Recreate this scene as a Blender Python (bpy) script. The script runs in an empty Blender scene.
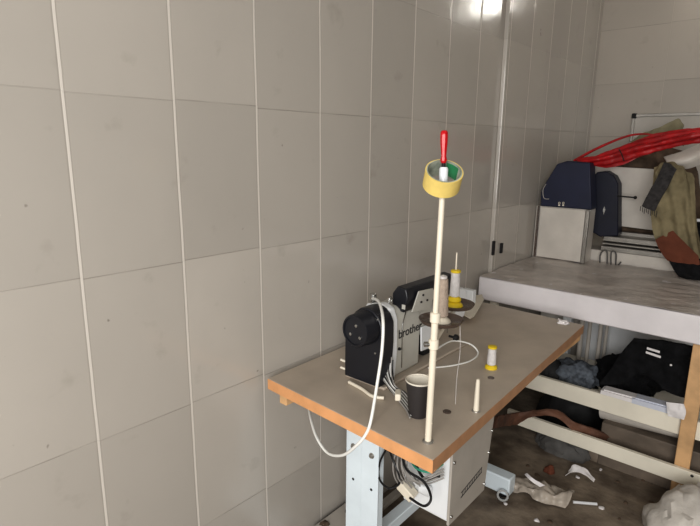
import bpy, bmesh, math, random
from mathutils import Vector as V, Matrix, noise
random.seed(7)
COL = bpy.context.scene.collection

# ------------------------------------------------------------------ camera
F, PX, PY = 526.0, 350.0, 263.0
CAM = V((1.18, 0.0, 1.445))
_Y = V((815 - PX, 152 - PY, F)).normalized()
_D = V((325 - PX, 2650 - PY, F)).normalized()
_D = (_D - _D.dot(_Y) * _Y).normalized()
_Z = -_D
_X = _Y.cross(_Z)
def ray(px, py):
    c = V((px - PX, py - PY, F))
    return V((_X.dot(c), _Y.dot(c), _Z.dot(c)))
def onx(px, py, x): r = ray(px, py); return CAM + r * ((x - CAM.x) / r.x)
def ony(px, py, y): r = ray(px, py); return CAM + r * ((y - CAM.y) / r.y)
def onz(px, py, z): r = ray(px, py); return CAM + r * ((z - CAM.z) / r.z)
cd = bpy.data.cameras.new('camera')
cd.sensor_width = 36; cd.lens = F / 700 * 36; cd.clip_start = .02
cam = bpy.data.objects.new('camera', cd); COL.objects.link(cam)
right = V((_X.x, _Y.x, _Z.x)); down = V((_X.y, _Y.y, _Z.y)); fwd = V((_X.z, _Y.z, _Z.z))
M = Matrix.Identity(4)
for i in range(3):
    M[i][0] = right[i]; M[i][1] = -down[i]; M[i][2] = -fwd[i]; M[i][3] = CAM[i]
cam.matrix_world = M
bpy.context.scene.camera = cam

# ------------------------------------------------------------------ materials
def lin(c):
    return tuple((v / 255 / 12.92 if v / 255 <= .04045 else ((v / 255 + .055) / 1.055) ** 2.4) for v in c)
def mat(name, c, rough=.5, metal=0., var=.12, scale=12., bump=0., bscale=60., trans=0., c2=None, alpha=1., spec=.5, coat=0.):
    m = bpy.data.materials.new(name); m.use_nodes = True
    nt = m.node_tree; N = nt.nodes; L = nt.links
    b = N['Principled BSDF']
    c = lin(c)
    lo = tuple(x * (1 - var) for x in c) + (1,)
    hi = (tuple(min(1, x * (1 + var)) for x in c) if c2 is None else lin(c2)) + (1,)
    tc = N.new('ShaderNodeTexCoord')
    n = N.new('ShaderNodeTexNoise'); n.inputs['Scale'].default_value = scale; n.inputs['Detail'].default_value = 5
    L.new(tc.outputs['Object'], n.inputs['Vector'])
    r = N.new('ShaderNodeValToRGB'); r.color_ramp.elements[0].position = .35; r.color_ramp.elements[1].position = .65
    r.color_ramp.elements[0].color = lo; r.color_ramp.elements[1].color = hi
    L.new(n.outputs['Fac'], r.inputs['Fac']); L.new(r.outputs['Color'], b.inputs['Base Color'])
    b.inputs['Roughness'].default_value = rough; b.inputs['Metallic'].default_value = metal
    b.inputs['Transmission Weight'].default_value = trans; b.inputs['Alpha'].default_value = alpha
    b.inputs['Specular IOR Level'].default_value = spec; b.inputs['Coat Weight'].default_value = coat
    if bump:
        n2 = N.new('ShaderNodeTexNoise'); n2.inputs['Scale'].default_value = bscale; n2.inputs['Detail'].default_value = 4
        L.new(tc.outputs['Object'], n2.inputs['Vector'])
        bp = N.new('ShaderNodeBump'); bp.inputs['Strength'].default_value = bump; bp.inputs['Distance'].default_value = .01
        L.new(n2.outputs['Fac'], bp.inputs['Height']); L.new(bp.outputs['Normal'], b.inputs['Normal'])
    return m

def tile_mat(name, axis, u0, du, z0, dz, base, grout, vw, hw, rough, hfade=.5, low=None):
    """glazed wall tile: columns along world x or y, rows along z, wide vertical joints, tight horizontal joints"""
    m = bpy.data.materials.new(name); m.use_nodes = True
    nt = m.node_tree; N = nt.nodes; L = nt.links; b = N['Principled BSDF']
    def math_(op, a, bb=None, clamp=False):
        n = N.new('ShaderNodeMath'); n.operation = op; n.use_clamp = clamp
        for i, v in enumerate((a, bb)):
            if v is None: continue
            if isinstance(v, (int, float)): n.inputs[i].default_value = v
            else: L.new(v, n.inputs[i])
        return n.outputs[0]
    def mix(f, a, bb, mode='MIX'):
        n = N.new('ShaderNodeMix'); n.data_type = 'RGBA'; n.blend_type = mode
        for i, v in ((0, f), (6, a), (7, bb)):
            if isinstance(v, (int, float)): n.inputs[i].default_value = v
            elif isinstance(v, tuple): n.inputs[i].default_value = v
            else: L.new(v, n.inputs[i])
        return n.outputs[2]
    def noi(vec, scale, detail=3):
        n = N.new('ShaderNodeTexNoise'); n.inputs['Scale'].default_value = scale; n.inputs['Detail'].default_value = detail
        L.new(vec, n.inputs['Vector']); return n.outputs['Fac']
    def ramp(v, a, bb):
        n = N.new('ShaderNodeMapRange'); n.inputs['From Min'].default_value = a; n.inputs['From Max'].default_value = bb
        L.new(v, n.inputs['Value']); return n.outputs['Result']
    g = N.new('ShaderNodeNewGeometry'); s = N.new('ShaderNodeSeparateXYZ'); L.new(g.outputs['Position'], s.inputs[0])
    pos = g.outputs['Position']
    wob = math_('MULTIPLY', math_('SUBTRACT', noi(pos, 3.), .5), .006)
    u = math_('DIVIDE', math_('SUBTRACT', math_('ADD', s.outputs[axis], wob), u0), du)
    cu = math_('FLOOR', u)
    wn = N.new('ShaderNodeTexWhiteNoise'); wn.noise_dimensions = '1D'; L.new(cu, wn.inputs['W'])
    off = math_('MULTIPLY', math_('SUBTRACT', wn.outputs['Value'], .5), .008)
    v = math_('DIVIDE', math_('SUBTRACT', math_('ADD', s.outputs[2], off), z0), dz)
    cv = math_('FLOOR', v)
    def dist(t, d): return math_('MULTIPLY', math_('SUBTRACT', .5, math_('ABSOLUTE', math_('SUBTRACT', math_('FRACT', t), .5))), d)
    dux, dvz = dist(u, du), dist(v, dz)
    gv = math_('SUBTRACT', 1., ramp(dux, vw * .38, vw * .6), True)       # vertical joint mask
    gh = math_('SUBTRACT', 1., ramp(dvz, hw * .3, hw * .7), True)
    gs = math_('SUBTRACT', 1., ramp(dux, vw * .6, vw * 1.15), True)      # soft shadow line beside the joint, painted into the colour
    cb = N.new('ShaderNodeCombineXYZ'); L.new(cu, cb.inputs[0]); L.new(cv, cb.inputs[1])
    w2 = N.new('ShaderNodeTexWhiteNoise'); w2.noise_dimensions = '3D'; L.new(cb.outputs[0], w2.inputs['Vector'])
    lo = tuple(x * .90 for x in lin(base)) + (1,); hi = tuple(x * 1.05 for x in lin(base)) + (1,)
    col = mix(w2.outputs['Value'], lo, hi)
    cloud = ramp(noi(pos, 2.2, 4), .35, .7)
    col = mix(math_('MULTIPLY', cloud, .28), col, tuple(x * .75 for x in lin(base)) + (1,))
    # faint scuffs and specks on the glaze
    sp = ramp(noi(pos, 26, 2), .755, .80)
    col = mix(math_('MULTIPLY', math_('MINIMUM', sp, 1.), .55), col, lin((96, 88, 78)) + (1,))
    st = ramp(noi(pos, 9, 6), .64, .76)
    col = mix(math_('MULTIPLY', math_('MINIMUM', math_('MAXIMUM', st, 0.), 1.), .25), col, lin((128, 118, 106)) + (1,))
    col = mix(math_('MULTIPLY', gs, .2), col, lin((122, 112, 102)) + (1,))
    col = mix(gv, col, lin(grout) + (1,))
    hvis = math_('MULTIPLY', gh, ramp(noi(pos, 5., 2), .25, .55), True)
    hvis = math_('MULTIPLY', hvis, math_('SUBTRACT', 1., gv, True))
    col = mix(math_('MULTIPLY', hvis, hfade), col, lin((104, 95, 86)) + (1,))
    L.new(col, b.inputs['Base Color'])
    rg = math_('ADD', math_('MULTIPLY', math_('MAXIMUM', gv, gh), .45), math_('ADD', rough, math_('MULTIPLY', cloud, .06)))
    L.new(rg, b.inputs['Roughness'])
    h = math_('SUBTRACT', math_('MULTIPLY', gv, .25), math_('MULTIPLY', gh, .25))
    h = math_('SUBTRACT', h, math_('MULTIPLY', gs, .12))
    h = math_('ADD', h, math_('MULTIPLY', noi(pos, 4.5, 2), .55))
    bp = N.new('ShaderNodeBump'); bp.inputs['Strength'].default_value = .5; bp.inputs['Distance'].default_value = .004
    L.new(h, bp.inputs['Height']); L.new(bp.outputs['Normal'], b.inputs['Normal'])
    return m

MT = dict(
    tile=tile_mat('glazed_wall_tile', 1, .466, .2517, 1.55, .3955, (188, 182, 174), (212, 206, 198), .0062, .0022, .13, .42),
    tile_back=tile_mat('glazed_back_tile', 0, .02, .40, 1.86, .33, (190, 182, 172), (196, 188, 178), .004, .003, .3, .4),
    plaster=mat('painted_plaster', (150, 146, 138), .8, var=.05, scale=2),
    floor=mat('dusty_floor', (112, 98, 84), .75, var=.3, scale=7, bump=.5, bscale=30, c2=(146, 133, 117)),
    laminate=mat('grey_laminate', (186, 174, 160), .42, var=.07, scale=9, bump=.03),
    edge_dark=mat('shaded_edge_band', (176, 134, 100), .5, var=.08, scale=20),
    greybrown=mat('dusty_sacking', (120, 108, 96), .6, var=.25, scale=7, bump=.4, bscale=20),
    edge=mat('beech_edge_band', (214, 160, 112), .5, var=.08, scale=20),
    wood=mat('raw_pine', (208, 170, 126), .6, var=.15, scale=15),
    white=mat('white_enamel', (226, 228, 230), .35, var=.03),
    bluew=mat('cool_white_steel', (222, 232, 238), .35, var=.03),
    cream=mat('cream_melamine', (234, 228, 213), .45, var=.06, scale=6),
    slab=mat('plastic_wrapped_white', (224, 220, 222), .35, var=.06, scale=5, bump=.25, bscale=14),
    film=mat('wrinkled_film', (192, 184, 178), .3, var=.14, scale=8, bump=.9, bscale=17),
    ivory=mat('ivory_plastic', (222, 214, 198), .4, var=.04),
    black=mat('black_plastic', (30, 31, 37), .35, var=.1),
    softblack=mat('matt_black', (24, 23, 24), .7, var=.2),
    blackfab=mat('black_fabric', (20, 20, 22), .85, var=.4, scale=30, bump=.4, bscale=80, spec=.2),
    grey=mat('machine_grey', (192, 190, 182), .35, var=.04),
    greyp=mat('grey_painted_steel', (178, 172, 164), .45, var=.05),
    steel=mat('bright_steel', (190, 190, 188), .25, metal=1., var=.05),
    dull=mat('dull_aluminium', (168, 164, 158), .4, metal=.7, var=.1),
    brown=mat('smoky_brown_disc', (88, 74, 66), .25, var=.15, spec=.7),
    yellow=mat('yellow_plastic', (224, 196, 40), .4, var=.05),
    tape=mat('yellow_masking_tape', (226, 202, 122), .6, var=.05, scale=40),
    tapecore=mat('dusty_card_core', (140, 146, 134), .6, var=.2, scale=35, c2=(180, 184, 170)),
    green=mat('green_plastic', (44, 128, 84), .4, var=.1),
    thread_w=mat('white_thread', (214, 210, 208), .55, var=.06, scale=60, bump=.5, bscale=200),
    thread_g=mat('greige_thread', (176, 160, 146), .65, var=.08, scale=60, bump=.5, bscale=200),
    red=mat('red_plastic', (188, 20, 30), .25, var=.1),
    redfab=mat('glossy_red_fabric', (170, 20, 26), .4, var=.3, scale=14, bump=.4, bscale=30),
    navy=mat('navy_plastic', (26, 31, 58), .5, var=.15, scale=6),
    navyd=mat('dark_navy_shell', (17, 20, 40), .5, var=.15),
    cup=mat('dark_paper_cup', (54, 50, 50), .6, var=.08),
    cupin=mat('cup_paper_white', (226, 220, 208), .6, var=.04),
    wcord=mat('white_cord', (232, 232, 228), .4, var=.02),
    bcord=mat('black_cord', (24, 24, 26), .45, var=.1),
    gcord=mat('grey_cord', (150, 146, 142), .5, var=.08),
    tcord=mat('green_cord', (60, 150, 124), .45, var=.06),
    olive=mat('olive_cloth', (134, 124, 98), .85, var=.18, scale=10, bump=.4, bscale=50, spec=.2),
    rust=mat('rust_cloth', (108, 64, 48), .85, var=.15, scale=10, bump=.3, spec=.2),
    dkcloth=mat('charcoal_knit', (62, 60, 60), .9, var=.3, scale=40, bump=.6, bscale=90, spec=.2),
    khaki=mat('khaki_cloth', (142, 136, 112), .85, var=.15, bump=.3, spec=.2),
    brownc=mat('brown_cloth', (104, 72, 56), .7, var=.3, scale=9, bump=.4, bscale=25),
    stripe=mat('blue_grey_plaid', (96, 102, 110), .85, var=.35, scale=45, bump=.4),
    greyc=mat('dark_grey_cloth', (92, 90, 88), .8, var=.2, bump=.4, bscale=30),
    paper=mat('white_paper', (228, 224, 224), .6, var=.05, bump=.3, bscale=20),
    bag=mat('cloudy_plastic_bag', (196, 186, 174), .25, var=.12, scale=9, bump=.9, bscale=22, alpha=.75),
    sack=mat('white_woven_sack', (206, 200, 192), .6, var=.1, scale=8, bump=.8, bscale=16),
    dirt=mat('brown_rag', (92, 76, 62), .9, var=.35, scale=14, bump=.7, bscale=30),
    board=mat('whiteboard_surface', (196, 190, 182), .25, var=.03),
    lilac=mat('pale_paper_box', (206, 210, 222), .5, var=.05),
    ink=mat('black_lettering', (36, 34, 36), .6, var=.05),
    vinyl=mat('white_vinyl_roll', (206, 200, 192), .4, var=.08, scale=6, bump=.15),
)
lampm = bpy.data.materials.new('lit_tube'); lampm.use_nodes = True
_b = lampm.node_tree.nodes['Principled BSDF']
_b.inputs['Emission Color'].default_value = (1, .96, .88, 1); _b.inputs['Emission Strength'].default_value = 30

# ------------------------------------------------------------------ mesh helpers
def wloc(o):
    p = V((0, 0, 0))
    while o: p += o.location; o = o.parent
    return p
def obj(name, bm, m, parent=None, loc=None, smooth=True, bevel=0., seg=2, angle=40):
    """link bm (built in world coordinates) as one mesh object"""
    bm.normal_update()
    base = wloc(parent) if parent else V(loc if loc else (0, 0, 0))
    for v in bm.verts: v.co -= base
    me = bpy.data.meshes.new(name); bm.to_mesh(me); bm.free()
    o = bpy.data.objects.new(name, me); COL.objects.link(o)
    if parent: o.parent = parent
    else: o.location = base
    if isinstance(m, (list, tuple)):
        for x in m: me.materials.append(MT[x])
    else: me.materials.append(MT[m])
    if bevel:
        b = o.modifiers.new('bevel', 'BEVEL'); b.width = bevel; b.segments = seg; b.limit_method = 'ANGLE'; b.angle_limit = math.radians(35)
    if smooth:
        try: me.shade_smooth()
        except Exception:
            for p in me.polygons: p.use_smooth = True
        try: me.set_sharp_from_angle(angle=math.radians(angle))
        except Exception: pass
    return o
def tag(o, label, cat, group=None, kind=None):
    o['label'] = label; o['category'] = cat
    if group: o['group'] = group
    if kind: o['kind'] = kind
    return o
def thing(name, label, cat, loc, group=None):
    o = bpy.data.objects.new(name, None); COL.objects.link(o); o.location = loc; o.empty_display_size = .05
    return tag(o, label, cat, group)
def B(): return bmesh.new()
def box(bm, a, b, rot=None, piv=None):
    a = V(a); b = V(b)
    r = bmesh.ops.create_cube(bm, size=1)
    vs = r['verts']; c = (a + b) / 2; s = b - a
    for v in vs: v.co = V((v.co.x * s.x, v.co.y * s.y, v.co.z * s.z)) + c
    if rot is not None:
        p = V(piv) if piv is not None else c
        for v in vs: v.co = rot @ (v.co - p) + p
    return vs
def frame_from(axis):
    z = V(axis).normalized(); t = V((0, 0, 1)) if abs(z.z) < .9 else V((1, 0, 0))
    x = t.cross(z).normalized(); y = z.cross(x)
    return x, y, z
def lathe(bm, prof, org, axis=(0, 0, 1), n=32, caps=True, sx=1.):
    """prof: list of (radius, height)"""
    x, y, z = frame_from(axis); org = V(org); rings = []
    for r, h in prof:
        rings.append([bm.verts.new(org + z * h + x * (max(r, 1e-4) * math.cos(2 * math.pi * k / n) * sx) + y * (max(r, 1e-4) * math.sin(2 * math.pi * k / n))) for k in range(n)])
    for a, b in zip(rings, rings[1:]):
        for k in range(n): bm.faces.new((a[k], a[(k + 1) % n], b[(k + 1) % n], b[k]))
    if caps:
        bm.faces.new(rings[0][::-1]); bm.faces.new(rings[-1])
def ring(bm, ri, ro, h0, h1, org, axis=(0, 0, 1), n=40):
    x, y, z = frame_from(axis); org = V(org); R = []
    for r, h in ((ro, h0), (ro, h1), (ri, h1), (ri, h0)):
        R.append([bm.verts.new(org + z * h + x * (r * math.cos(2 * math.pi * k / n)) + y * (r * math.sin(2 * math.pi * k / n))) for k in range(n)])
    for i in range(4):
        a, b = R[i], R[(i + 1) % 4]
        for k in range(n): bm.faces.new((a[k], a[(k + 1) % n], b[(k + 1) % n], b[k]))
def catmull(P, sub=8, closed=False):
    P = [V(p) for p in P]
    if len(P) < 3: return P
    out = []; n = len(P)
    for i in range(n if closed else n - 1):
        if closed: p0, p1, p2, p3 = P[i - 1], P[i], P[(i + 1) % n], P[(i + 2) % n]
        else: p0, p1, p2, p3 = P[max(i - 1, 0)], P[i], P[i + 1], P[min(i + 2, n - 1)]
        for k in range(sub):
            t = k / sub
            out.append(.5 * ((2 * p1) + (p2 - p0) * t + (2 * p0 - 5 * p1 + 4 * p2 - p3) * t * t + (3 * p1 - p0 - 3 * p2 + p3) * t ** 3))
    if not closed: out.append(P[-1])
    return out
def tube(bm, P, r, n=10, sub=8, closed=False, smooth=True):
    pts = catmull(P, sub, closed) if smooth else [V(p) for p in P]
    m = len(pts); rr = r if callable(r) else (lambda t: r)
    prev = None; rings = []
    for i, p in enumerate(pts):
        if closed: d = pts[(i + 1) % m] - pts[i - 1]
        else: d = pts[min(i + 1, m - 1)] - pts[max(i - 1, 0)]
        d.normalize()
        if prev is None: x, _, _ = frame_from(d)
        else:
            x = prev - d * prev.dot(d)
            x = x.normalized() if x.length > 1e-6 else frame_from(d)[0]
        prev = x; y = d.cross(x); R = rr(i / max(m - 1, 1))
        rings.append([bm.verts.new(p + x * (R * math.cos(2 * math.pi * k / n)) + y * (R * math.sin(2 * math.pi * k / n))) for k in range(n)])
    for i in range(m if closed else m - 1):
        a, b = rings[i], rings[(i + 1) % m]
        for k in range(n): bm.faces.new((a[k], a[(k + 1) % n], b[(k + 1) % n], b[k]))
    if not closed: bm.faces.new(rings[0][::-1]); bm.faces.new(rings[-1])
def prism(bm, poly, d):
    """poly: list of world points (planar), extruded by vector d"""
    a = [bm.verts.new(V(p)) for p in poly]; b = [bm.verts.new(V(p) + V(d)) for p in poly]
    n = len(a)
    bm.faces.new(a[::-1]); bm.faces.new(b)
    for k in range(n): bm.faces.new((a[k], a[(k + 1) % n], b[(k + 1) % n], b[k]))
    bmesh.ops.recalc_face_normals(bm, faces=bm.faces)
def resample(P, n):
    P = catmull(P, 6); L = [0]
    for a, b in zip(P, P[1:]): L.append(L[-1] + (b - a).length)
    out = []; j = 0
    for k in range(n):
        t = L[-1] * k / (n - 1)
        while j < len(L) - 2 and L[j + 1] < t: j += 1
        s = (t - L[j]) / max(L[j + 1] - L[j], 1e-9); out.append(P[j].lerp(P[j + 1], min(max(s, 0), 1)))
    return out
def cloth(bm, rows, nu=40, nv=30, amp=.01, freq=12., seed=0, th=.004, folds=0., ff=60., ridge=0.):
    """loft through world polylines, wrinkled, with thickness"""
    R = [resample(r, nu) for r in rows]
    cols = [resample([R[i][k] for i in range(len(R))], nv) for k in range(nu)]
    G = [[cols[k][j] for k in range(nu)] for j in range(nv)]
    def nrm(j, k):
        a = G[j][min(k + 1, nu - 1)] - G[j][max(k - 1, 0)]; b = G[min(j + 1, nv - 1)][k] - G[max(j - 1, 0)][k]
        c = a.cross(b); return c.normalized() if c.length > 1e-9 else V((0, -1, 0))
    top = []; bot = []
    for j in range(nv):
        ta = []; ba = []
        for k in range(nu):
            p = G[j][k]; nn = nrm(j, k)
            d = amp * (noise.noise(p * freq + V((seed, seed * 2.3, 0))) + .5 * noise.noise(p * freq * 2.7 + V((seed, 0, 5))))
            d += folds * math.sin(k * ff / nu + 2.5 * noise.noise(p * 5 + V((seed, 1, 1))))
            d += ridge * math.sin(j * 22 / nv + 3 * noise.noise(V((p.x * 4, seed, 0))))
            ta.append(bm.verts.new(p + nn * (d + th / 2))); ba.append(bm.verts.new(p + nn * (d - th / 2)))
        top.append(ta); bot.append(ba)
    for j in range(nv - 1):
        for k in range(nu - 1):
            bm.faces.new((top[j][k], top[j][k + 1], top[j + 1][k + 1], top[j + 1][k]))
            bm.faces.new((bot[j][k], bot[j + 1][k], bot[j + 1][k + 1], bot[j][k + 1]))
    for k in range(nu - 1):
        bm.faces.new((top[0][k], bot[0][k], bot[0][k + 1], top[0][k + 1]))
        bm.faces.new((top[-1][k], top[-1][k + 1], bot[-1][k + 1], bot[-1][k]))
    for j in range(nv - 1):
        bm.faces.new((top[j][0], top[j + 1][0], bot[j + 1][0], bot[j][0]))
        bm.faces.new((top[j][-1], bot[j][-1], bot[j + 1][-1], top[j + 1][-1]))
def heap(bm, c, r, amp=.3, freq=6., seed=0, n=4, flat=True):
    """crumpled lump sitting on z = c.z"""
    res = bmesh.ops.create_icosphere(bm, subdivisions=n, radius=1)
    c = V(c); r = V(r)
    for v in res['verts']:
        p = v.co.copy()
        q = V((p.x * r.x, p.y * r.y, p.z * r.z))
        k = 1 + amp * (noise.noise(q * freq * 2 + V((seed, 0, 0))) + .6 * noise.noise(q * freq * 5 + V((0, seed, 0))) + .3 * noise.noise(q * freq * 12))
        q = q * k
        if flat: q.z = max(q.z, -.0) if q.z > 0 else 0
        v.co = q + c
def text(name, s, size, m, parent, org, xdir, ydir, ext=.0006, shear=0., offset=0.):
    cu = bpy.data.curves.new(name, 'FONT'); cu.body = s; cu.size = size; cu.extrude = ext; cu.offset = offset
    cu.align_x = 'CENTER'; cu.align_y = 'CENTER'; cu.materials.append(MT[m]); cu.shear = shear
    o = bpy.data.objects.new(name, cu); COL.objects.link(o)
    x = V(xdir).normalized(); z = x.cross(V(ydir)).normalized(); y = z.cross(x)
    Mx = Matrix.Identity(4)
    lo = V(org) - wloc(parent)
    for i in range(3): Mx[i][0] = x[i]; Mx[i][1] = y[i]; Mx[i][2] = z[i]; Mx[i][3] = lo[i]
    dg = bpy.context.evaluated_depsgraph_get(); bpy.context.view_layer.update()
    me = bpy.data.meshes.new_from_object(o.evaluated_get(dg)); bpy.data.objects.remove(o)
    o = bpy.data.objects.new(name, me); COL.objects.link(o)
    o.parent = parent; o.matrix_local = Mx
    return o
def struct(name, bm, m, **k):
    o = obj(name, bm, m, smooth=False, **k); o['kind'] = 'structure'; return o

# ------------------------------------------------------------------ room shell
XR, YF, YB, H = 3.3, -2.6, 3.8, 3.05
bm = B(); box(bm, (-.2, YF, -.1), (XR, YB + .1, 0)); struct('floor', bm, 'floor')
bm = B(); box(bm, (-.2, YF, 0), (0, YB, H)); struct('wall_left', bm, 'tile')
bm = B(); box(bm, (0, 2.452, 0), (.022, YB, H)); struct('trim_1', bm, 'tile', bevel=.004)
bm = B(); box(bm, (-.2, YB, 0), (XR, YB + .1, H)); struct('wall_back', bm, 'tile_back')
bm = B(); box(bm, (XR, YF, 0), (XR + .1, YB + .1, H)); struct('wall_right', bm, 'plaster')
bm = B(); box(bm, (-.2, YF, H), (XR + .1, YB + .1, H + .1)); struct('ceiling', bm, 'plaster')

# ------------------------------------------------------------------ sewing table
TZ = .76
t = thing('sewing_table', 'grey topped industrial sewing table with orange beech edge, standing against the tiled wall', 'table', (.33, 1.53, 0))
P0, P1, P2, P3 = V((.032, .960, TZ)), V((.633, .928, TZ)), V((.583, 2.128, TZ)), V((.022, 2.150, TZ))
TH = .034
bm = B(); prism(bm, [p - V((0, 0, TH)) for p in (P0, P1, P2, P3)], (0, 0, TH)); top = obj('tabletop', bm, 'laminate', t, smooth=False)
# edge band, four thin strips standing proud of the board
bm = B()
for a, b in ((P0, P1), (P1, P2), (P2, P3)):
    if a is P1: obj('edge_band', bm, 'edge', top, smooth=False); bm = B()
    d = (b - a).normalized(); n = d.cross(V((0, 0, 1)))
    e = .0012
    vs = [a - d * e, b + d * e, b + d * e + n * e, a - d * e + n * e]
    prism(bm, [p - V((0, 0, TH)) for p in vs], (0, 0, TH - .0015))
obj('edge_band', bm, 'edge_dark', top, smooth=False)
bm = B(); box(bm, (.075, .966, TZ - TH - .034), (.105, 2.1, TZ - TH)); obj('batten', bm, 'wood', t, smooth=False, bevel=.002)
bm = B(); box(bm, (.56, 1.45, TZ - TH - .022), (.585, 2.1, TZ - TH)); obj('batten', bm, 'wood', t, smooth=False, bevel=.002)
for px, py, r in ((447, 412, .011), (491, 378, .010), (490, 367, .007)):
    c = onz(px, py, TZ)
    bm = B(); ring(bm, r * .45, r, 0, .002, c); lathe(bm, [(r * .5, .0004), (r * .5, .0008)], c, n=16); obj('grommet', bm, 'brown', top)
# steel stand legs : folded H uprights with feet
def stand_leg(y, x1=.335):
    bm = B()
    x0 = .208
    box(bm, (x0, y, .10), (x1, y + .004, TZ - TH - .004))
    box(bm, (x0, y, .10), (x0 + .004, y + .028, TZ - TH - .004))
    box(bm, (x1 - .004, y, .10), (x1, y + .028, TZ - TH - .004))
    lg = obj('leg', bm, 'bluew', t, bevel=.0015, smooth=False)
    bm = B(); box(bm, ((x0 + x1) / 2, y - .0035, .06), (x1 + .003, y, TZ - TH - .06)); obj('sliding_plate', bm, 'bluew', lg, smooth=False, bevel=.0015)
    for bx, bz in ((x0 + .03, .545), (x1 - .022, .545), (x0 + .03, .43), (x1 - .022, .43)):
        yy = y - (.0035 if bx > (x0 + x1) / 2 else 0)
        bm = B(); lathe(bm, [(.009, 0), (.009, .002), (.006, .0025), (.006, .007)] if bz > .5 else [(.0045, 0), (.004, .001)], (bx, yy, bz), (0, -1, 0), 12)
        obj('bolt', bm, 'dull' if bz > .5 else 'softblack', lg)
    bm = B(); box(bm, (x0 - .13, y - .01, .02), (.425, y + .05, .10)); ft = obj('foot', bm, 'bluew', t, bevel=.006)
    bm = B(); ring(bm, .016, .024, 0, .012, (.405, y - .022, .03), (.3, -1, .3), 28); obj('adjuster_ring', bm, 'steel', ft)
    bm = B(); lathe(bm, [(.02, 0), (.02, .018)], (.385, y + .02, .0), n=20); obj('rubber_pad', bm, 'softblack', ft)
    bm = B(); box(bm, (.10, y - .005, TZ - TH - .004), (.52, y + .06, TZ - TH)); obj('top_bracket', bm, 'bluew', t, smooth=False)
stand_leg(1.12); stand_leg(1.92, .275)
bm = B(); box(bm, (.24, 1.16, .16), (.28, 1.93, .20)); obj('crossbar', bm, 'bluew', t, bevel=.003)
bm = B(); box(bm, (.02, 1.16, .10), (.48, 1.36, .118)); box(bm, (.1, 1.3, .08), (.13, 1.93, .1)); obj('pedal', bm, 'greyp', t, bevel=.004)
# control box
bm = B(); prism(bm, [V((.395, y, z)) for y, z in ((1.168, .410), (1.372, .410), (1.415, TZ - TH - .002), (1.168, TZ - TH - .002))], (.153, 0, 0)); cb = obj('control_box', bm, 'white', t, bevel=.004)
bm = B(); prism(bm, [V((.548, y, z)) for y, z in ((1.162, .404), (1.378, .404), (1.424, .722), (1.162, .722))], (.008, 0, 0)); cp = obj('cover_plate', bm, 'greyp', cb, bevel=.002, smooth=False)
for y, z in ((1.172, .60), (1.172, .43), (1.408, .66), (1.40, .60), (1.39, .53), (1.372, .43)):
    bm = B(); lathe(bm, [(.005, 0), (.004, .004)], (.556, y, z), (1, 0, 0), 10); obj('screw', bm, 'steel', cb)
bm = B()
A_, B_ = onx(460, 499, .5562), onx(481, 473, .5562)
for k in range(2):
    o_ = V((0, .004, k * .016)); prism(bm, [A_ + o_, B_ + o_, B_ + o_ + V((0, 0, .003)), A_ + o_ + V((0, 0, .003))], (.0006, 0, 0))
for k in range(9):
    p = A_.lerp(B_, (k + .5) / 9) + V((0, .004, .004)); prism(bm, [p, p + V((0, .003, .001)), p + V((0, .006, .011)), p + V((0, .003, .010))], (.0006, 0, 0))
obj('printed_mark', bm, 'ink', cp, smooth=False)
bm = B(); box(bm, (.500, 1.163, .60), (.512, 1.168, .665)); obj('slot_label', bm, 'ivory', cb, smooth=False)
bm = B(); box(bm, (.525, 1.163, .615), (.531, 1.1672, .65)); obj('slot', bm, 'softblack', cb, smooth=False)
# cable bundle hanging under the top, plugged into the box
cab = thing('cable_bundle', 'tangle of grey, black and green cables hanging under the table front corner', 'cables', (.45, 1.12, .6))
def cable(P, r, m, name='cable'):
    bm = B(); tube(bm, P, r, 8, 8); return obj(name, bm, m, cab)
yq = 1.12
def q(px, py, y=yq): return ony(px, py, y)
cable([q(388, 446), q(380, 462), q(379, 478), q(388, 488, 1.10), q(398, 485), q(401, 478, 1.14)], .0032, 'bcord')
cable([q(388, 446), q(393, 460, 1.1), q(399, 475, 1.1), q(401, 482, 1.14)], .003, 'bcord')
cable([q(402, 455), q(407, 470, 1.08), q(424, 482, 1.08), q(431, 498, 1.09), q(424, 506, 1.08), q(410, 498, 1.1)], .0036, 'bcord')
for k in range(7):
    x = 396 + k * 2.2
    cable([q(x, 452, 1.12 + .01 * (k % 3)), q(x - 3 + 2 * (k % 2), 465, 1.10), q(x - 1 + k * 1.1, 478, 1.11), q(402 + k * 3.2, 488 - (k % 3) * 2, 1.15)], .0022 + .0005 * (k % 2), 'gcord')
for k in range(4):
    cable([q(401 + k * 2, 457, 1.13), q(408, 474 + k * 2, 1.09 + .01 * k), q(424, 484 - k * 2, 1.11), q(444, 478 - k * 3, 1.15)], .0024, 'gcord')
cable([q(410, 458, 1.13), q(416, 468, 1.1), q(430, 472, 1.1), q(443, 464, 1.14)], .0028, 'tcord')
cable([q(412, 456, 1.13), q(419, 465, 1.1), q(432, 468, 1.11), q(445, 461, 1.14)], .0024, 'tcord')
cable([q(414, 460, 1.14), q(424, 478, 1.13), q(440, 476, 1.14)], .004, 'bcord')
bm = B(); box(bm, q(398, 494, 1.13) - V((.005, .0, 0)), q(398, 494, 1.13) + V((.05, .03, .03)), Matrix.Rotation(.5, 3, 'Y')); obj('plug', bm, 'ivory', cab, bevel=.003)
bm = B(); box(bm, q(420, 494, 1.14) - V((.01, .0, 0)), q(420, 494, 1.14) + V((.028, .02, .028))); obj('plug', bm, 'white', cab, bevel=.005)

# ------------------------------------------------------------------ sewing machine
s = thing('sewing_machine', 'grey industrial sewing machine with black handwheel end, sunk in the grey table', 'sewing machine', (.28, 1.4, TZ))
# bed plate
bm = B(); box(bm, (.195, 1.125, TZ), (.345, 1.62, TZ + .010)); obj('bed', bm, 'laminate', s, bevel=.004)
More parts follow.
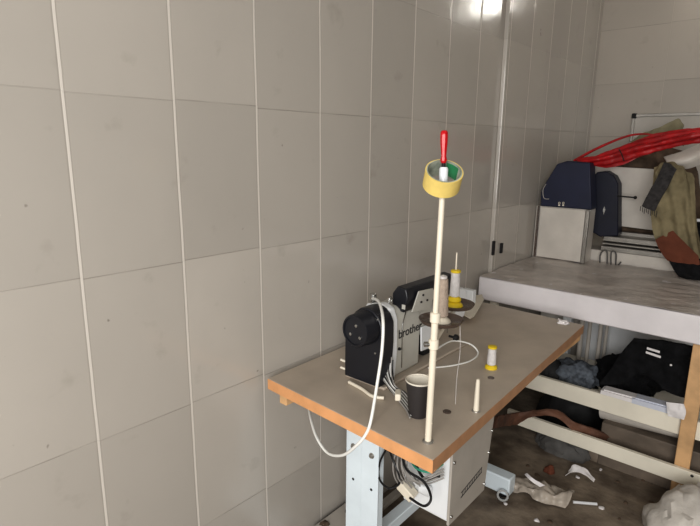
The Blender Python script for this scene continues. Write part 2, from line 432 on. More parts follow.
# black motor housing (rounded top) and round cap
HW = V((.286, 1.11, .945))
bm = B()
poly = [(.205, TZ + .012), (.336, TZ + .012), (.342, .90)]
for k in range(9):
    a = math.radians(-10 + k * 25); poly.append((HW.x + .056 * math.cos(a), HW.z + .056 * math.sin(a)))
poly.append((.205, .91))
prism(bm, [(x, 1.112, z) for x, z in poly], (0, .060, 0)); hs = obj('motor_housing', bm, 'black', s, bevel=.004)
bm = B(); lathe(bm, [(.050, 0), (.050, .012), (.047, .016), (.047, .046), (.044, .050), (.040, .050), (.039, .046), (0, .046)], HW, (0, -1, 0), 40, caps=False); hw = obj('handwheel', bm, 'black', s)
for dx, dz in ((.004, .016), (-.016, -.012), (.018, -.016)):
    bm = B(); lathe(bm, [(.005, 0), (.0045, .003), (.002, .0035)], HW + V((dx, -.046, dz)), (0, -1, 0), 12); obj('screw', bm, 'steel', hw)
for x, z in ((.326, .975), (.322, .875)):
    bm = B(); lathe(bm, [(.004, 0), (.003, .003)], (x, 1.112, z), (0, -1, 0), 10); obj('screw', bm, 'steel', hs)
# white belt cover and column
bm = B(); prism(bm, [(x, 1.174, z) for x, z in ((.21, TZ + .010), (.328, TZ + .010), (.334, .86), (.332, .955), (.318, .99), (.29, 1.0), (.235, .99), (.21, .95))], (0, .030, 0)); obj('belt_cover', bm, 'white', s, bevel=.006, seg=3)
bm = B(); prism(bm, [(x, 1.205, z) for x, z in ((.215, TZ + .010), (.322, TZ + .010), (.322, .955), (.314, .975), (.30, .985), (.235, .982), (.215, .95))], (0, .135, 0)); colm = obj('column', bm, 'grey', s, bevel=.008, seg=3)
bm = B(); prism(bm, [(x, 1.336, z) for x, z in ((.222, .862), (.316, .862), (.320, .88), (.320, .945), (.312, .962), (.29, .97), (.235, .968), (.218, .95), (.218, .89))], (0, .23, 0)); obj('arm', bm, 'grey', s, bevel=.006, seg=3)
bm = B(); prism(bm, [(x, 1.56, z) for x, z in ((.225, .85), (.312, .85), (.318, .87), (.318, .945), (.308, .962), (.24, .962), (.225, .945))], (0, .08, 0)); hd = obj('needle_head', bm, 'white', s, bevel=.008, seg=3)
bm = B(); lathe(bm, [(.006, 0), (.006, -.035), (.002, -.036), (.0015, -.06)], (.27, 1.60, .852), n=12); obj('needle_bar', bm, 'steel', s)
bm = B(); prism(bm, [onz(px, py, TZ + .03) for px, py in ((452, 309), (462, 297), (482, 295), (484, 300), (474, 317), (470, 319))], (0, 0, .003)); obj('needle_plate', bm, 'ivory', s, bevel=.001)
bm = B(); a = onz(461, 302, TZ + .03); box(bm, a, a + V((.055, .03, .06))); obj('guard_block', bm, 'white', s, bevel=.003)
text('lettering', 'brother', .040, 'ink', s, onx(410.5, 330, .3226), (0, 1, .0), (0, 0, 1))
bm = B(); lathe(bm, [(.012, 0), (.012, .003), (.006, .004), (.006, .007)], onx(387, 337, .333), (1, 0, 0), 16); obj('adjuster', bm, 'steel', colm)
bm = B(); lathe(bm, [(.005, 0), (.004, .006)], (.322, 1.225, .855), (1, 0, 0), 12); obj('bolt', bm, 'softblack', colm)
# black operation panel on top
Rp = Matrix.Rotation(math.radians(-14), 3, 'Y')
bm = B(); prism(bm, [(x, 1.235, z) for x, z in ((.285, .972), (.328, .966), (.342, 1.012), (.334, 1.040), (.303, 1.044), (.285, 1.02))], (0, .265, 0)); pn = obj('control_panel', bm, 'black', s, bevel=.004)
bm = B(); prism(bm, [onx(px, py, .346) for px, py in ((411, 312), (418, 291), (432, 288), (434, 293), (429, 309))], (.004, 0, 0)); pf = obj('panel_face', bm, 'grey', pn, bevel=.001, smooth=False)
for px, py in ((423, 295), (421, 302), (427, 300)):
    bm = B(); lathe(bm, [(.0035, 0), (.003, .003)], onx(px, py, .350), (1, 0, 0), 10); obj('button', bm, 'softblack', pf)
bm = B(); box(bm, (.322, 1.2335, .978), (.334, 1.235, .992)); obj('sticker', bm, 'grey', pn, smooth=False)
bm = B(); prism(bm, [onx(px, py, .323) for px, py in ((420, 327), (437, 321), (437, 344), (420, 351))], (.006, 0, 0)); obj('arm_plate', bm, 'white', s, bevel=.002)
bm = B(); prism(bm, [(x, 1.40, z) for x, z in ((.24, TZ + .012), (.30, TZ + .012), (.30, .84), (.24, .862))], (0, .05, 0)); obj('thread_take_up', bm, 'softblack', s, bevel=.003)
bm = B(); lathe(bm, [(.004, 0), (.004, .02), (.012, .022), (.012, .03), (.009, .034)], onx(449, 336, .322), (1, 0, 0), 18); obj('tension_knob', bm, 'softblack', s)
# thread guide and tension post on top of housing
c = V((.248, 1.19, .985))
bm = B(); lathe(bm, [(.006, 0), (.006, .006), (.012, .007), (.012, .012), (.006, .014), (.006, .020), (.010, .021), (.010, .034), (.008, .036)], c, n=18); obj('thread_tension_post', bm, 'steel', s)
bm = B(); c = V((.30, 1.2, .985)); tube(bm, [c, c + V((0, 0, .02)), c + V((0, .006, .032)), c + V((0, .014, .022)), c + V((0, .01, .012))], .002, 8); obj('thread_guide', bm, 'steel', s)
bm = B(); c = V((.310, 1.26, .98)); tube(bm, [c, c + V((.01, 0, -.01)), c + V((.02, -.03, -.05)), c + V((.02, -.03, -.12)), c + V((.014, -.02, -.19))], .0016, 8); obj('thread_wire', bm, 'steel', s)
# little hinge hooks behind the housing
for z in (.80, .775):
    bm = B(); tube(bm, [(.205, 1.15, z), (.185, 1.14, z + .002), (.172, 1.13, z + .008)], .004, 8); obj('hinge_hook', bm, 'ivory', s)
# white strain relief plate on table below housing
bm = B(); tube(bm, [onz(349, 382, TZ + .006), onz(362, 389, TZ + .006), onz(372, 396, TZ + .006), onz(384, 398, TZ + .006)], .005, 8); obj('bed_gasket', bm, 'ivory', s)
# white mains cord: from the top of machine, over the table edge, loops below, to the machine
wc = B()
tube(wc, [V((.250, 1.185, 1.006)), ony(379, 302, 1.12), ony(383, 320, 1.04), ony(382, 350, 1.02), ony(377, 385, .99), onz(371, 420, TZ + .02), ony(366, 434, .935), ony(357, 445, .93), ony(343, 455, .94), ony(328, 453, .96), ony(317, 438, .98), ony(311, 420, 1.02), ony(309, 409, 1.06)], .0042, 10)
tag(obj('mains_cord', wc, 'wcord', loc=(.3, 1.0, .7)), 'thick white cord running off the sewing machine and looping under the table edge', 'cord')
# bundle of wires beside the column running down to the table, tied with white clip
wb = thing('wire_bundle', 'bundle of black and white wires lying between sewing machine and paper cup', 'cables', (.40, 1.16, TZ))
for k in range(14):
    o_ = (k - 6) * 1.2
    bm = B(); tube(bm, [ony(386 + o_ * .8, 357 + (k % 3) * 3, 1.16), ony(385 + o_ * .9, 372, 1.15), ony(391 + o_ * .5, 385 + (k % 2) * 2, 1.12), onz(401 + o_ * .4, 396 - o_ * .5, TZ + .012), onz(408 + o_ * .3, 405 - o_ * .6, TZ + .008), onz(412 + o_ * .3, 412 - o_ * .8, TZ + .006)], .0024, 8)
    obj('wire', bm, ('gcord', 'bcord', 'wcord')[k % 3], wb)
c = onz(398, 395, TZ + .02)
bm = B(); box(bm, c - V((.008, .018, .010)), c + V((.008, .018, .010)), Matrix.Rotation(.6, 3, 'Z')); obj('clip', bm, 'ivory', wb, bevel=.003)
# white thin wire loop and thread beside the machine
bm = B(); tube(bm, [onz(437, 349, TZ + .06), onz(452, 341, TZ + .05), onz(470, 344, TZ + .03), onz(478, 353, TZ + .006), onz(470, 361, TZ + .004), onz(450, 366, TZ + .004), onz(428, 368, TZ + .004)], .0028, 8)
tag(obj('loose_wire', bm, 'wcord', loc=(.47, 1.3, TZ)), 'thin white wire lying in an open loop on the tabletop behind the pole', 'wire')

# ------------------------------------------------------------------ thread stand
ts = thing('thread_stand', 'tall cream thread stand pole clamped to the table corner, with two brown spool discs', 'thread stand', (.584, .984, TZ))
PB, PT = V((.584, .984, TZ)), V((.5915, .984, 1.385))
def pol(z): k = (z - PB.z) / (PT.z - PB.z); return PB.lerp(PT, k)
bm = B(); tube(bm, [PB, pol(1.075)], .0080, 16, smooth=False); tube(bm, [pol(1.07), PT], .0064, 16, smooth=False); pole = obj('pole', bm, 'ivory', ts)
bm = B(); lathe(bm, [(.013, 0), (.013, .003), (.0095, .005)], PB, n=20); obj('base_washer', bm, 'dull', ts)
for z in (1.072, 1.008):
    p = pol(z); bm = B(); lathe(bm, [(.0095, -.012), (.0118, -.010), (.0118, .010), (.0095, .012)], p, n=20)
    cl = obj('collar', bm, 'ivory', ts)
p = pol(1.008); bm = B(); lathe(bm, [(.006, .01), (.006, .022), (.003, .023)], p, (-.6, -.6, 0), 12); obj('clamp_screw', bm, 'steel', ts)
D1, D2 = onz(441, 321, 1.0), onz(454, 305, 1.0)
for D in (D1, D2):
    bm = B(); tube(bm, [pol(1.008) + V((0, 0, 0)), (pol(1.008) + D) / 2 + V((0, 0, -.012)), D - V((0, 0, .008))], .004, 8); obj('arm', bm, 'ivory', ts)
    bm = B(); lathe(bm, [(.008, -.006), (.053, -.003), (.057, .002), (.059, .007), (.0575, .0075), (.055, .004), (.049, .0005), (.008, -.002)], D, n=44); dd = obj('spool_disc', bm, 'brown', ts)
    bm = B(); lathe(bm, [(.026, -.001), (.024, .004), (.014, .012), (.008, .014)], D, n=28); obj('cone_seat', bm, 'ivory' if D is D1 else 'yellow', dd)
    bm = B(); tube(bm, [D, D + V((0, 0, .125 if D is D1 else .155))], .0022, 8, smooth=False); obj('spool_pin', bm, 'ivory', dd)
def hanging_thread(D):
    bm = B(); tube(bm, [D + V((.045, .02, 0)), D + V((.05, .02, -.08)), D + V((.045, .02, -.155)), V((D.x + .04, D.y + .03, TZ + .004))], .0008, 6); return bm
tag(obj('loose_thread', hanging_thread(D1), 'thread_w', loc=(D1.x, D1.y, TZ)), 'fine white thread hanging from the nearer brown disc to the tabletop', 'thread')
# spools
def spool(bottom, h, r0, r1, body, cap, label, name='thread_spool', straight=False):
    o = thing(name, label, 'thread spool', bottom, 'thread spools')
    bm = B()
    if cap: lathe(bm, [(r0 * 1.35, 0), (r0 * 1.35, .006), (r0 * 1.1, .010), (r0 * .9, .012)], bottom, n=28); obj('base_flange', bm, cap, o)
    z0 = .012 if cap else .0
    if not cap: bm.free(); bm = B()
    bm2 = B(); pr = [(r0 * .8, z0), (r0, z0 + .003)] + [(r0 + (r1 - r0) * k / 6 + .0004 * (k % 2), z0 + .004 + (h - z0 - .012) * k / 6) for k in range(7)] + [(r1 * .8, h - .006)]
    lathe(bm2, pr, bottom, n=28); obj('thread', bm2, body, o)
    bm3 = B(); lathe(bm3, [(r1 * .7, h - .008), (r1 * (1.15 if cap else .8), h - .006), (r1 * (1.15 if cap else .8), h), (r1 * .5, h + .002)], bottom, n=24); obj('top_cap', bm3, cap or 'thread_w', o)
    return o
spool(D1 + V((0, 0, .014)), .108, .0180, .0135, 'thread_g', None, 'tall greige thread cone on the nearer brown disc of the stand')
spool(D2 + V((0, 0, .014)), .090, .0145, .0125, 'thread_w', 'yellow', 'white thread spool with yellow ends standing on the farther brown disc')
sp = onz(491, 368, TZ)
spool(sp, .074, .0145, .0125, 'thread_w', 'yellow', 'white thread spool with yellow ends standing alone on the tabletop')
# masking tape roll threaded over the pole top
TC = pol(1.372) + V((.000, -.002, .010))
to = (CAM - TC); to.z = 0; to.normalize()
sd = V((0, 0, 1)).cross(to)
ax = (to * math.cos(math.radians(55)) + V((0, 0, 1)) * math.sin(math.radians(55)) + sd * .14).normalized()
tp = thing('masking_tape', 'roll of yellow masking tape hooked over the top of the pole', 'tape roll', TC)
bm = B(); ring(bm, .0375, .0400, -.020, .020, TC, ax, 56); obj('tape', bm, 'tape', tp)
bm = B(); ring(bm, .0352, .0374, -.0205, .0205, TC, ax, 56); obj('core', bm, 'tapecore', tp)
x_, y_, z_ = frame_from(ax)
bm = B()
Pg = [TC + ax * h + (x_ * math.cos(a) + y_ * math.sin(a)) * .0346 for h in (-.016,) for a in [math.radians(d) for d in range(20, 75, 5)]]
Pg2 = [p + ax * .032 for p in Pg]
cloth(bm, [Pg, Pg2], 14, 6, amp=0, th=.001); obj('green_sticker', bm, 'green', tp)
# red screwdriver / snips standing in the pole end
c = PT + V((0, 0, -.005))
bm = B(); lathe(bm, [(.0072, -.02), (.0095, -.018), (.0095, .022), (.0075, .026)], c, n=18); obj('pole_tip', bm, 'white', ts)
rd = thing('red_handled_tool', 'red handled screwdriver stuck upright in the top of the pole', 'screwdriver', c + V((0, 0, .02)))
axr = V((-.03, 0, 1)).normalized()
bm = B(); lathe(bm, [(.0035, .018), (.0045, .024), (.004, .036)], c, axr, 14); obj('shaft', bm, 'softblack', rd)
bm = B(); lathe(bm, [(.005, .034), (.0075, .04), (.0055, .048), (.0062, .058), (.0078, .075), (.0082, .09), (.0078, .098), (.005, .101)], c, axr, 8); obj('handle', bm, 'red', rd)

# ------------------------------------------------------------------ cup and pin on the table
cc = V((.494, 1.076, TZ))
cup = thing('paper_cup', 'dark paper cup with white rim standing beside the pole foot', 'cup', cc)
bm = B(); lathe(bm, [(.0, .002), (.0225, .0), (.024, .002), (.0345, .096)], cc, n=44, caps=False); obj('cup_body', bm, 'cup', cup)
bm = B(); lathe(bm, [(.0, .006), (.023, .006), (.0335, .097), (.0358, .0975), (.0362, .100), (.0345, .101)], cc, n=44, caps=False); obj('lining', bm, 'cupin', cup)
c = onz(476, 411, TZ)
pin = thing('spool_pin', 'short tapered cream peg standing upright near the table edge', 'peg', c)
bm = B(); lathe(bm, [(.0078, .002), (.0070, .03), (.0055, .082), (.0047, .090), (.002, .092)], c, n=20); obj('peg', bm, 'ivory', pin)
bm = B(); lathe(bm, [(.0115, 0), (.011, .002), (.008, .003)], c, n=20); obj('peg_base', bm, 'dull', pin)
bm = B(); heap(bm, onz(563, 323, TZ), (.028, .020, .012), .5, 30, 3); tag(obj('crumpled_paper', bm, 'paper', loc=onz(563, 323, TZ)), 'tiny crumpled scrap of white paper at the far table corner', 'paper scrap')

# ------------------------------------------------------------------ bench behind
bz0, bz1, by = .722, .835, 2.3
bn = thing('work_bench', 'long white bench wrapped in dusty plastic, standing behind the sewing table', 'bench', (.9, 2.6, 0))
bm = B(); box(bm, (.03, by, bz0), (1.75, 3.07, bz1)); obj('bench_slab', bm, 'slab', bn, bevel=.006)
bm = B(); cloth(bm, [[(.032, yy, bz1 + .003), (.6, yy, bz1 + .003), (1.2, yy, bz1 + .003), (1.74, yy, bz1 + .003)] for yy in (by + .004, 2.65, 3.066)], 110, 46, amp=.005, freq=13, seed=3, th=.001); obj('plastic_cover', bm, 'film', bn)
bm = B(); box(bm, (.20, 2.402, .290), (1.75, 2.424, .370)); obj('upper_rail', bm, 'cream', bn, bevel=.003)
bm = B(); box(bm, (.205, 2.352, .104), (1.75, 2.374, .170)); lr = obj('lower_rail', bm, 'cream', bn, bevel=.003)
bm = B(); lathe(bm, [(.006, 0), (.005, .001)], ony(692, 476, 2.352), (0, -1, 0), 12); obj('screw', bm, 'softblack', lr)
for x in (.928, 1.66):
    bm = B(); box(bm, (x, 2.3755, 0), (x + .055, 2.4010, bz0)); obj('leg', bm, 'wood', bn, bevel=.003)
for x in (.26, 1.66):
    bm = B(); box(bm, (x, 2.88, 0), (x + .045, 2.93, bz0)); obj('leg', bm, 'white', bn, bevel=.003)
bm = B(); box(bm, (.06, 2.376, .0), (.10, 2.40, bz0)); obj('leg', bm, 'cream', bn, bevel=.003)
bm = B(); box(bm, (.10, 2.425, .318), (1.74, 2.88, .335)); obj('shelf', bm, 'cream', bn, smooth=False)
bm = B(); box(bm, (.35, 2.93, .05), (1.70, 2.945, .715)); obj('back_panel', bm, 'white', bn, smooth=False)
for a, b in ((578, 582), (586, 589), (597, 600), (603, 605)):
    p, p2 = ony(a, 350, 2.80), ony(b, 350, 2.80)
    bm = B(); tube(bm, [(p.x + .006, 2.80, .335), (p.x + .006, 2.80, bz0)], (p2.x - p.x) / 2 + .003, 12, smooth=False); obj('support_tube', bm, 'greyp', bn)

# ------------------------------------------------------------------ things on the lower shelf
SZ = .335
def py(*pts, y): return [ony(a, b, y) for a, b in pts]
bm = B()
cloth(bm, [py((634, 338), (650, 340), (670, 342), (694, 346), y=2.46), py((622, 352), (645, 356), (670, 360), (696, 362), y=2.47), py((610, 370), (640, 372), (668, 378), (690, 382), y=2.47), ([ony(600, 384, 2.46), ony(622, 384, 2.46), ony(640, 374, 2.47), ony(654, 380, 2.47), ony(668, 392, 2.46), ony(688, 399, 2.45)])], 60, 40, amp=.012, freq=14, seed=4, th=.01)
gm = tag(obj('hanging_jacket', bm, 'blackfab', loc=(.75, 2.46, .7)), 'black sports jacket with two white stripes hanging under the white bench', 'jacket')
for a in ((647, 347, 660, 351), (646, 351, 661, 356)):
    bm = B(); p0, p1 = ony(a[0], a[1], 2.438), ony(a[2], a[3], 2.438)
    cloth(bm, [[p0, p1], [p0 - V((0, 0, .010)), p1 - V((0, 0, .010))]], 8, 4, amp=0, th=.002); obj('white_stripe', bm, 'paper', gm)
bm = B(); lathe(bm, [(.005, 0), (.004, .003)], ony(671, 365, 2.44), (0, -1, 0), 12); obj('logo_dot', bm, 'paper', gm)
bm = B(); heap(bm, (.44, 2.58, SZ), (.13, .10, .085), .35, 7, 5); tag(obj('folded_shirt', bm, 'stripe', loc=(.44, 2.53, SZ)), 'crumpled blue-grey patterned shirt on the shelf beside white tubes', 'shirt')
bm = B(); heap(bm, (.64, 2.69, SZ), (.16, .13, .12), .35, 6, 9); tag(obj('dark_clothes', bm, 'blackfab', loc=(.62, 2.62, SZ)), 'heap of dark clothes on the shelf left of the striped jacket', 'clothes')
bm = B(); heap(bm, (.31, 2.54, SZ), (.09, .08, .10), .3, 7, 11); tag(obj('black_bag', bm, 'softblack', loc=(.28, 2.50, SZ)), 'black cloth bag at the left end of the shelf beneath the table edge', 'bag')
# papers lying along the upper rail
for i, (a, b, c_, d_, dz, lab) in enumerate((((610, 383), (646, 394), (650, 399), (610, 391), .0, 'flat stack of white paper lying on the upper rail below the jacket'), ((640, 391), (684, 402), (682, 410), (640, 399), .004, 'pale blue-white paper sheaf at the right end of the upper rail'))):
    p0 = onz(*a, SZ + .035 + dz); p1 = onz(*b, SZ + .035 + dz)
    x0, x1 = p0.x, p1.x; y0 = 2.400 - i * .002
    bm = B(); box(bm, (x0, y0, .371), (x1, y0 + .06, .389 + dz)); box(bm, (x0 + .01, y0 + .008, .389 + dz), (x1 - .012, y0 + .055, .395 + dz), Matrix.Rotation(.04, 3, 'Z'))
    tag(obj('paper_stack', bm, 'paper' if i == 0 else 'lilac', loc=(x0, y0, .371), smooth=False), lab, 'paper', 'papers on the bench rail')
bm = B(); P_ = py((666, 402), (684, 404), y=2.372); Q_ = py((668, 416), (684, 420), y=2.366)
cloth(bm, [P_, py((667, 409), (686, 412), y=2.364), Q_], 16, 14, amp=.006, freq=30, seed=8, th=.001); tag(obj('crumpled_sheet', bm, 'paper', loc=P_[0]), 'crumpled white sheet hanging over the upper rail by the wooden leg', 'paper')

# ------------------------------------------------------------------ under the bench
bm = B(); heap(bm, (.40, 2.70, 0), (.16, .13, .27), .15, 4, 13); tag(obj('black_backpack', bm, 'softblack', loc=(.42, 2.62, 0)), 'large black bag standing on the floor beneath the upper rail', 'bag')
bm = B(); tube(bm, [ony(603, 408, 2.53), ony(690, 429, 2.50)], .050, 28, smooth=False); rl = tag(obj('white_roll', bm, 'vinyl', loc=(.8, 2.5, .2)), 'thick white roll lying below the upper rail beside the wooden leg', 'roll')
bm = B(); box(bm, (.62, 2.45, 0), (1.02, 2.64, ony(650, 419, 2.52).z - .052)); tag(obj('cardboard_box', bm, 'greybrown', loc=(.8, 2.55, 0), bevel=.004), 'dusty grey-brown carton on the floor under the thick white roll', 'box')
bm = B(); heap(bm, (.60, 2.52, 0), (.09, .06, .10), .3, 5, 15); tag(obj('brown_sacking', bm, 'greybrown', loc=(.60, 2.52, 0)), 'grey-brown plastic sacking heaped on floor between the two rails', 'sacking')
bm = B(); cloth(bm, [[onz(497, 416, .30), ony(515, 413, 2.25), ony(540, 410, 2.30), ony(558, 411, 2.33), ony(575, 422, 2.38), ony(597, 430, 2.42), ony(612, 438, 2.46)], [onz(492, 428, .28), ony(512, 424, 2.25), ony(536, 416, 2.30), ony(556, 417, 2.33), ony(575, 432, 2.38), ony(595, 441, 2.42), ony(604, 443, 2.46)]], 60, 12, amp=.01, freq=18, seed=2, th=.012)
tag(obj('leather_strap', bm, 'brownc', loc=(.5, 2.3, .3)), 'wide brown leather-like strap draped over the left end of the lower rail', 'strap')
bm = B(); heap(bm, ony(560, 462, 2.45) * 1 + V((0, 0, -ony(560, 462, 2.45).z)), (.13, .07, .10), .3, 6, 21); tag(obj('grey_bundle', bm, 'greyc', loc=(.45, 2.45, 0)), 'dark grey cloth bundle on the floor below the lower rail', 'cloth')
c = onz(550, 466, .03); bm = B(); heap(bm, (c.x, c.y, 0), (.022, .02, .035), .3, 15, 22); tag(obj('red_rag', bm, 'rust', loc=(c.x, c.y, 0)), 'small red rag poking out beside the dark grey cloth bundle', 'rag')
c = onz(579, 479, 0); bm = B(); cloth(bm, [[c + V((-.05, -.01, .015)), c + V((-.03, .02, .05)), c + V((.02, .03, .04)), c + V((.06, .02, .015))], [c + V((-.05, -.035, .012)), c + V((-.02, -.01, .035)), c + V((.02, 0, .03)), c + V((.06, .0, .01))]], 18, 10, amp=.008, freq=25, seed=4, th=.002); tag(obj('crumpled_paper', bm, 'paper', loc=c), 'curled white paper scrap on the floor below the lower rail', 'paper scrap')
bm = B(); cloth(bm, [[onz(a, b, .03) for a, b in ((503, 474), (525, 480), (545, 484), (575, 490))], [onz(a, b, .05) for a, b in ((505, 482), (525, 486), (545, 491), (572, 497))], [onz(a, b, .012) for a, b in ((503, 494), (524, 494), (540, 502), (565, 508))]], 50, 24, amp=.028, freq=14, seed=14, th=.0015); tag(obj('plastic_bag', bm, 'bag', loc=onz(540, 490, 0)), 'crumpled clear plastic bag on the floor beyond the control box', 'plastic bag')
bm = B(); cloth(bm, [[onz(524, 474, .07), onz(530, 480, .07), onz(540, 487, .05)], [onz(527, 473, .08), onz(534, 479, .08), onz(545, 486, .06)]], 12, 6, amp=.006, freq=20, seed=6, th=.002); tag(obj('white_label_scrap', bm, 'paper', loc=onz(532, 480, .0)), 'folded white paper strip lying on the clear plastic bag', 'paper scrap')
bm = B(); a = onz(573, 502, .012); b_ = onz(597, 504, .012); tube(bm, [a, b_], .006, 8, smooth=False); tag(obj('white_stick', bm, 'white', loc=a), 'short thin white stick on the floor right of the plastic bag', 'stick')
c = V((1.02, 2.16, 0)); bm = B(); heap(bm, c, (.13, .14, .20), .22, 5, 31); tag(obj('woven_sack', bm, 'sack', loc=c), 'crumpled white sack on the floor in front of the lower rail, at the right edge', 'sack')
c = V((.075, 1.33, 0)); bm = B(); heap(bm, c, (.065, .10, .13), .25, 8, 33); tag(obj('brown_rag', bm, 'dirt', loc=c), 'brown rag heap on the floor against the tiled wall, left of the table leg', 'rag')
c = V((.055, 1.20, 0)); bm = B(); heap(bm, c, (.05, .06, .125), .25, 8, 35); tag(obj('brown_rag', bm, 'dirt', loc=c), 'smaller brown rag against the wall at the bottom of the picture', 'rag')
rnd = random.Random(5)
for k in range(14):
    c = onz(rnd.uniform(505, 660), rnd.uniform(462, 524), 0)
    if c.y > 2.3 and k % 2: c.y -= .1
    bm = B(); heap(bm, c, (rnd.uniform(.006, .014), rnd.uniform(.006, .012), .006), .4, 50, k, 2)
    tag(obj('debris_crumb', bm, 'dirt' if k % 3 else 'paper', loc=c), 'small crumb of debris lying on the dusty floor below the lower rail', 'debris', 'crumbs of debris on the floor')

# ------------------------------------------------------------------ behind the bench
TOP = bz1 + .004
wcb = thing('white_cabinet', 'small white cabinet standing at the back left of the bench against the wall', 'cabinet', (.2, 2.9, TOP))
bm = B(); box(bm, (.026, 2.962, TOP), (.318, 3.06, 1.131)); bd = obj('cabinet_body', bm, 'vinyl', wcb, bevel=.003)
bm = B(); box(bm, (.055, 2.950, TOP + .004), (.298, 2.961, 1.127)); obj('door', bm, 'vinyl', wcb, bevel=.002)
bm = B(); box(bm, (.302, 2.944, TOP), (.320, 2.961, 1.131)); obj('side_trim', bm, 'dull', wcb, bevel=.002)
bm = B(); box(bm, (.038, 2.948, TOP), (.048, 2.961, 1.131)); obj('side_trim', bm, 'brown', wcb, bevel=.001)
sc = thing('storage_unit', 'white storage unit with aluminium rails on its top, behind the plastic covered bench', 'cabinet', (.9, 3.3, 0))
bm = B(); box(bm, (.06, 3.085, 0), (1.75, 3.70, .90)); obj('unit_body', bm, 'vinyl', sc, bevel=.004)
for z, h, y in ((.905, .028, 3.10), (.938, .012, 3.115), (.955, .03, 3.13)):
    bm = B(); box(bm, (.36, y - .02, z - .005), (1.75, y + .5, z + h - .006)); obj('rail', bm, 'dull', sc, bevel=.003)
hk = thing('metal_hook', 'small grey metal hook bracket at the foot of the white cabinet', 'hook', (.40, 3.0, TOP))
bm = B(); tube(bm, [ony(x, y, 3.04) for x, y in ((600, 268), (600, 256), (603, 251), (607, 252), (607, 266))], .004, 8); tube(bm, [ony(x, y, 3.04) for x, y in ((611, 266), (611, 254), (613, 251), (616, 254), (616, 266), (621, 262))], .004, 8); obj('hook', bm, 'greyc', hk)
# navy case
def pyl(pts, y, d): return [ony(a, b, y) for a, b in pts], (0, d, 0)
nc = thing('navy_case', 'angular navy blue case with a sloping left side, lying on the small white cabinet', 'case', (.2, 2.9, 1.12))
bm = B(); P_ = [V((p.x, 2.955, max(p.z, 1.132))) for p in (ony(a, b, 2.955) for a, b in ((540, 210), (541, 190), (557, 164), (567, 161), (590, 163), (591, 215)))]
for p in P_: p.x = max(p.x, .027)
prism(bm, P_, (0, .09, 0)); obj('case_shell', bm, 'navy', nc, bevel=.005)
bm = B()
for a in (559.5, 563.5):
    p = ony(a, 203, 2.953); ring(bm, .0035, .006, 0, .003, p, (0, -1, 0), 14); box(bm, p + V((-.005, -.003, -.016)), p + V((.005, 0, -.008)))
obj('white_mark', bm, 'ivory', nc)
bm = B(); tube(bm, [ony(x, y, 2.95) for x, y in ((546, 184), (543, 190), (544, 198), (549, 199))], .002, 8); obj('latch', bm, 'greyp', nc)
nm = thing('navy_machine', 'dark navy rounded shell with a black knobbed lever, between the case and white panel', 'machine', (.4, 3.05, .98))
bm = B(); P_ = [ony(a, b, 3.10) for a, b in ((592, 232), (592, 178), (597, 172), (606, 171), (614, 176), (618, 184), (618, 236), (600, 237))]
prism(bm, P_, (0, .08, 0)); obj('shell', bm, 'navyd', nm, bevel=.006)
bm = B(); a = ony(617, 196, 3.1); b_ = ony(634, 197.5, 3.1); tube(bm, [a, b_], .004, 10, smooth=False); lathe(bm, [(.0, -.009), (.007, -.006), (.009, 0), (.007, .006), (0, .009)], b_ + V((.006, 0, 0)), (1, 0, 0), 16); obj('lever', bm, 'softblack', nm)
bm = B(); p = ony(604, 210, 3.098)
prism(bm, [p + V(d) for d in ((-.006, 0, 0), (0, 0, .022), (.008, 0, .002), (.001, 0, -.026))], (0, -.002, 0)); obj('silver_badge', bm, 'steel', nm, smooth=False)
# white panel
wp = thing('upright_board', 'plain white board standing upright behind the navy machine', 'panel', (.45, 3.2, .98))
bm = B(); prism(bm, [ony(a, b, 3.2) for a, b in ((588, 165), (668, 170), (666, 232), (588, 222))], (0, .018, 0)); obj('panel', bm, 'vinyl', wp, bevel=.002, smooth=False)
bm = B(); box(bm, (.27, 3.19, .978), (.78, 3.23, .999)); obj('foot', bm, 'dull', wp, bevel=.002)
# whiteboard on the back wall
a = ony(634, 115, 3.79)
wbd = thing('whiteboard', 'aluminium framed whiteboard on the back wall, half hidden behind the red bundle', 'whiteboard', (.8, 3.79, 1.2))
bm = B(); box(bm, (a.x, 3.782, 1.0), (1.30, 3.798, a.z)); obj('board', bm, 'board', wbd, smooth=False)
bm = B(); box(bm, (a.x - .004, 3.772, a.z - .014), (1.304, 3.799, a.z + .004)); box(bm, (a.x - .004, 3.772, 1.0), (a.x + .012, 3.799, a.z)); obj('frame', bm, 'dull', wbd, bevel=.002)
bm = B(); box(bm, (a.x - .008, 3.768, a.z - .022), (a.x + .018, 3.80, a.z + .009)); obj('corner_cap', bm, 'softblack', wbd, bevel=.004)
# pile of fabric behind / beside the panel
def pl(y, *pts): return [ony(a, b, y) for a, b in pts]
bm = B(); cloth(bm, [pl(3.24, (606, 164), (625, 152), (650, 145), (690, 152)), pl(3.26, (604, 180), (630, 178), (660, 178), (700, 185)), pl(3.27, (610, 232), (640, 234), (670, 236), (705, 238))], 60, 30, amp=.03, freq=9, seed=41, th=.02)
tag(obj('brown_blanket', bm, 'dirt', loc=(.6, 3.26, 1.0)), 'brown crumpled blanket behind the white board, under the red bundle', 'blanket')
bm = B(); cloth(bm, [pl(3.3, (643, 133), (660, 127), (672, 122), (680, 119), (681, 130)), pl(3.28, (630, 142), (655, 142), (675, 142), (684, 146))], 40, 16, amp=.014, freq=16, seed=43, th=.008)
tag(obj('khaki_cloth', bm, 'khaki', loc=(.6, 3.29, 1.4)), 'khaki cloth with a peaked corner in front of the whiteboard', 'cloth')
bm = B()
